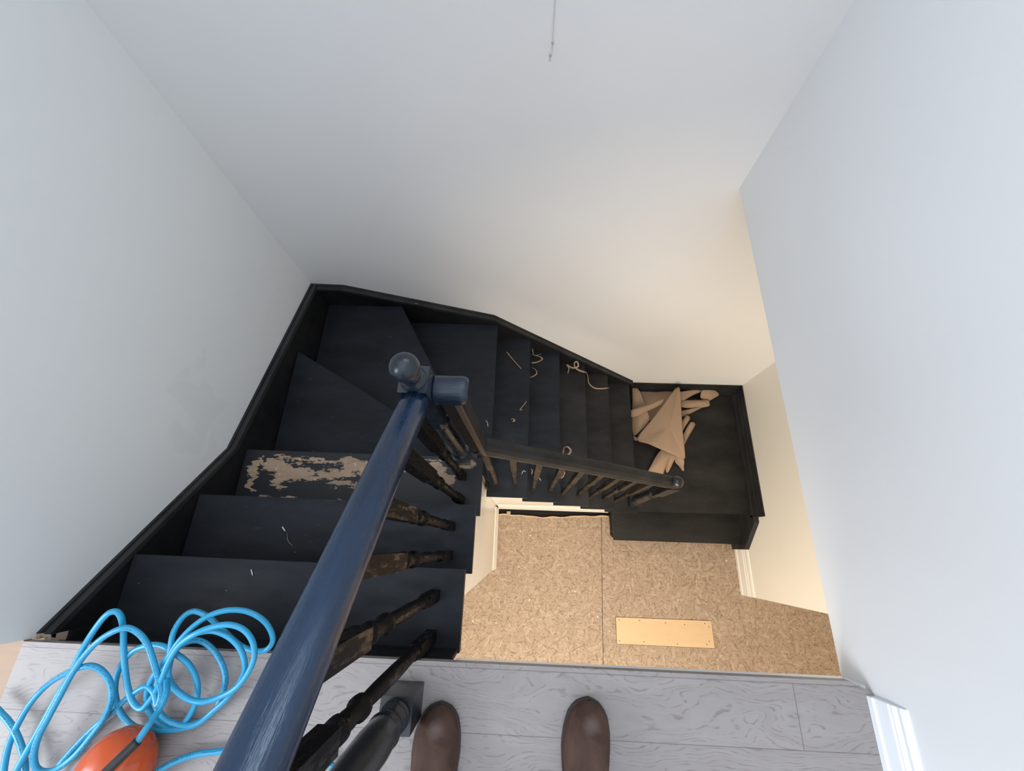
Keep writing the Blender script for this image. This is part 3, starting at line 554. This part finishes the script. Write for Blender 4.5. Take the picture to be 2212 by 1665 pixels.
bm = bmesh.new(); add_lathe(bm, [(.030, -1.10), (.030, -1.092), (.020, -1.083), (.022, -1.07), (.018, -1.06)], a, b); bmesh.ops.create_uvsphere(bm, u_segments=28, v_segments=18, radius=.031, matrix=Matrix.Translation((a, b, -1.033))); lean(bm)
link('ball', bm, M_post, n2, smooth=True)

# ================================================================ paper on the landing
ko = empty('kraft_paper', (1.25, .95, -2.28), 'crumpled sheet of brown kraft paper heaped on the black landing', 'paper')
def fold(pts, bulge, seed):
    n0_ = len(pts); c = sum((Vector(p) for p in pts), Vector())/n0_
    out = catmull([Vector(p) for p in pts] + [Vector(pts[0])], 3)[:-1]
    bm = bmesh.new(); rings = []
    for s_ in (1.0, .93, .78, .55, .28):
        ring = []
        for p in out:
            q = c + (p - c)*s_; q.z = (c.z + (p.z - c.z)*s_) + bulge*(1 - s_**2.2) + .010*noise.noise(Vector((q.x*9 + seed, q.y*9, seed)))*(1 - s_)
            ring.append(bm.verts.new(q))
        rings.append(ring)
    top = bm.verts.new((c.x, c.y, c.z + bulge)); m = len(out)
    for a_, b_ in zip(rings, rings[1:]):
        for k in range(m): bm.faces.new((a_[k], a_[(k+1) % m], b_[(k+1) % m], b_[k]))
    for k in range(m): bm.faces.new((rings[-1][k], rings[-1][(k+1) % m], top))
    low = [bm.verts.new((c.x + (p.x - c.x)*.97, c.y + (p.y - c.y)*.97, max(-2.2795, p.z - .006))) for p in out]
    for k in range(m): bm.faces.new((low[k], low[(k+1) % m], rings[0][(k+1) % m], rings[0][k]))
    bm.faces.new(low[::-1]); return bm
for i, (k, pts) in enumerate(PAPER.items()):
    big = {'cone': .022, 'back': .006, 'leftfold': .018, 'bud': .012, 'right1': .012}.get(k, .020)
    link('fold', fold(pts, big, i*3.7), M_kraft, ko, smooth=True)
NAMES = ['straight pale paper sliver on the first straight tread below the winders', 'curled paper strip hugging the skirt on the tread below the straight sliver', 'short curved paper strip by the wall, beneath the larger curl', 'small hooked paper curl lying below the two by the wall',
 'long looped paper ribbon end beside the wall skirt, third straight tread', 'long wavy paper ribbon drooping to the tread above the last one', 'thin bent splinter in the middle of the first straight tread', 'tiny crumpled tan scrap near the bent splinter', 'star-shaped tan scrap at the edge of the wide winder tread',
 'dark round paper ring lying just above the lower handrail', 'tiny white bent chip between the spindles of the lower railing', 'thin white sliver right of the bent chip, under the lower handrail', 'tan scrap against the third lower spindle', 'curled tan scrap behind the fourth lower spindle']
for (t_, pts, w_), lb in zip(CURLS, NAMES):
    o = link('paper_scrap', ribbon(pts, w_*.75), M_chip if 'white' in lb else M_curl)
    tag(o, lb, 'paper scrap', 'paper scraps on the lower stairs')

for pts, w_, m_, lb in (([(-.657, .018, -.3785), (-.650, .011, -.3775), (-.643, .004, -.3785)], .006, M_chip, 'white paint chip on the second step, left of the handrail'),
                        ([(-.636, .000, -.3785), (-.624, -.028, -.377), (-.605, -.044, -.3785)], .0016, M_curl, 'dark hair-thin splinter trailing below the white chip'),
                        ([(-.618, -.108, -.1885), (-.613, -.115, -.1875), (-.609, -.124, -.1885)], .004, M_chip, 'small pale chip on the top black step'),
                        ([(-.470, 1.276, -.9265), (-.462, 1.275, -.929), (-.455, 1.277, -.932)], .006, M_curl, 'tan speck lying on top of the rear skirt board')):
    o = link('paint_chip', ribbon(pts, w_*.6), m_); tag(o, lb, 'paint chip')
# ================================================================ hose and orange tank
hs = empty('air_hose', (-.6, -.3, .01), 'sky blue rubber air hose in loose coils on the oak floor', 'hose')
for nm, pts in (('hose_coil', HOSE_COIL), ('hose_coil', HOSE_LOOPS), ('hose_coil', HOSE_LEFT), ('hose_coil', HOSE_RIGHT)):
    link(nm, sweep(catmull(pts, 7), circle(.0062, 14), uv=True), M_hose, hs, smooth=True)
sl = [Vector((-.568, -.402, .136)), Vector((-.592, -.434, .148)), Vector((-.618, -.468, .156)), Vector((-.67, -.53, .15))]
sc = catmull(sl, 8)
link('sleeve', sweep(sc, circle(.0088, 16)), M_rubber, hs, smooth=True)
bm = bmesh.new(); bmesh.ops.create_uvsphere(bm, u_segments=40, v_segments=28, radius=1.0)
for v in bm.verts:
    v.co.z = math.copysign(abs(v.co.z)**.9, v.co.z)
    v.co = Vector((v.co.x*.070, v.co.y*.082, v.co.z*.058)); 
bmesh.ops.rotate(bm, cent=(0, 0, 0), matrix=Matrix.Rotation(-.55, 3, 'Z'), verts=bm.verts)
bmesh.ops.translate(bm, vec=(-.655, -.484, .062), verts=bm.verts)
tk = empty('air_tank', (-.655, -.484, 0), 'glossy orange rounded tank on the oak floor under the black hose sleeve', 'tank')
link('shell', bm, M_orange, tk, smooth=True)
bm = bmesh.new(); add_lathe(bm, [(.035, 0), (.038, .003), (.035, .008), (.03, .012)], -.655, -.484); link('foot', bm, M_rubber, tk)

# ================================================================ boots
def boot(loc, rz, label):
    e = empty('boot', loc, label, 'shoe', "pair of brown suede boots at the floor's edge")
    n = 26; Ls = .295
    def hw(t):  # half width from toe (t=0) to heel (t=1)
        pts = [(0, .0), (.02, .021), (.05, .032), (.10, .042), (.18, .049), (.30, .052), (.45, .047), (.6, .040), (.75, .037), (.9, .035), (.97, .025), (1, .0)]
        for (a_, b_), (c_, d_) in zip(pts, pts[1:]):
            if t <= c_: return b_ + (d_ - b_)*(t - a_)/(c_ - a_)
        return 0
    def hh(t):
        pts = [(0, .014), (.02, .028), (.06, .042), (.12, .050), (.2, .054), (.32, .062), (.45, .080), (.55, .105), (.62, .13), (1, .13)]
        for (a_, b_), (c_, d_) in zip(pts, pts[1:]):
            if t <= c_: return b_ + (d_ - b_)*(t - a_)/(c_ - a_)
        return .13
    ts = [0, .004, .012, .03, .06, .1, .15, .2, .26, .32, .38, .45, .52, .58, .64, .72, .8, .88, .94, .975, .995, 1]
    bm = bmesh.new(); R = []
    for t in ts:
        w_ = max(hw(t), .002)*.95; h_ = hh(t); cxs = -.006*math.sin(t*3.1)
        crease = .0015*math.sin(t*95) if .2 < t < .42 else 0
        R.append([bm.verts.new((cxs + w_*math.copysign(abs(math.cos(a_))**.75, math.cos(a_)), -t*Ls, .014 + (h_ + crease)*max(0, math.sin(a_))**.72)) for a_ in [math.pi*k/16 for k in range(17)]])
    for a_, b_ in zip(R, R[1:]):
        for k in range(16): bm.faces.new((a_[k], a_[k+1], b_[k+1], b_[k]))
    for v in list(bm.verts): pass
    o = link('upper', bm, M_suede, None, smooth=True)
    outl = [(-.006*math.sin(t*3.1) + (max(hw(t), .001) + .001), -t*Ls*1.004 + .002) for t in ts] + [(-.006*math.sin(t*3.1) - (max(hw(t), .001) + .001), -t*Ls*1.004 + .002) for t in ts[::-1]]
    s_ = link('sole', prism(outl, 0.0005, .016, 'z'), M_sole, None, bevel=.003)
    bm = bmesh.new(); pts = catmull([(-.02, -.135, .088), (.0, -.137, .092), (.02, -.135, .088)], 4)
    l1 = []
    for q in range(4):
        y_ = -.125 - q*.014; z_ = .014 + hh(-y_/Ls) + .001
        l1.append(sweep(catmull([(-.022, y_, z_ - .006), (0, y_ - .004, z_), (.022, y_, z_ - .006)], 4), circle(.002, 8)))
    out_o = [o, s_]
    for b_ in l1: out_o.append(link('lace', b_, M_sole))
    for q in out_o: q.parent = e
    e.rotation_euler = (0, 0, rz); return e
boot((.008, -.352, 0), .03, "left brown suede boot, nearest the black newel base")
boot((.341, -.330, 0), -.05, 'right brown suede boot with a scuffed pale toe')

# hairline plaster crack with nail heads down the far wall, built as raised geometry
wr = empty('crack', (.229, YB, .36), 'thin grey hairline crack with two small nail heads on the far white wall', 'crack')
link('strand', sweep(catmull([(.232, YB - .002, 1.6), (.230, YB - .002, 1.0), (.2295, YB - .002, .6), (.231, YB - .002, .40), (.228, YB - .002, .375), (.226, YB - .002, .352)], 4), circle(.0013, 8)), M_crack, wr, smooth=True)
for x, z in ((.231, .40), (.227, .368)):
    bm = bmesh.new(); bmesh.ops.create_uvsphere(bm, u_segments=12, v_segments=8, radius=.0035, matrix=Matrix.Translation((x, YB - .003, z))); link('nail_head', bm, M_nail_head, wr, smooth=True)
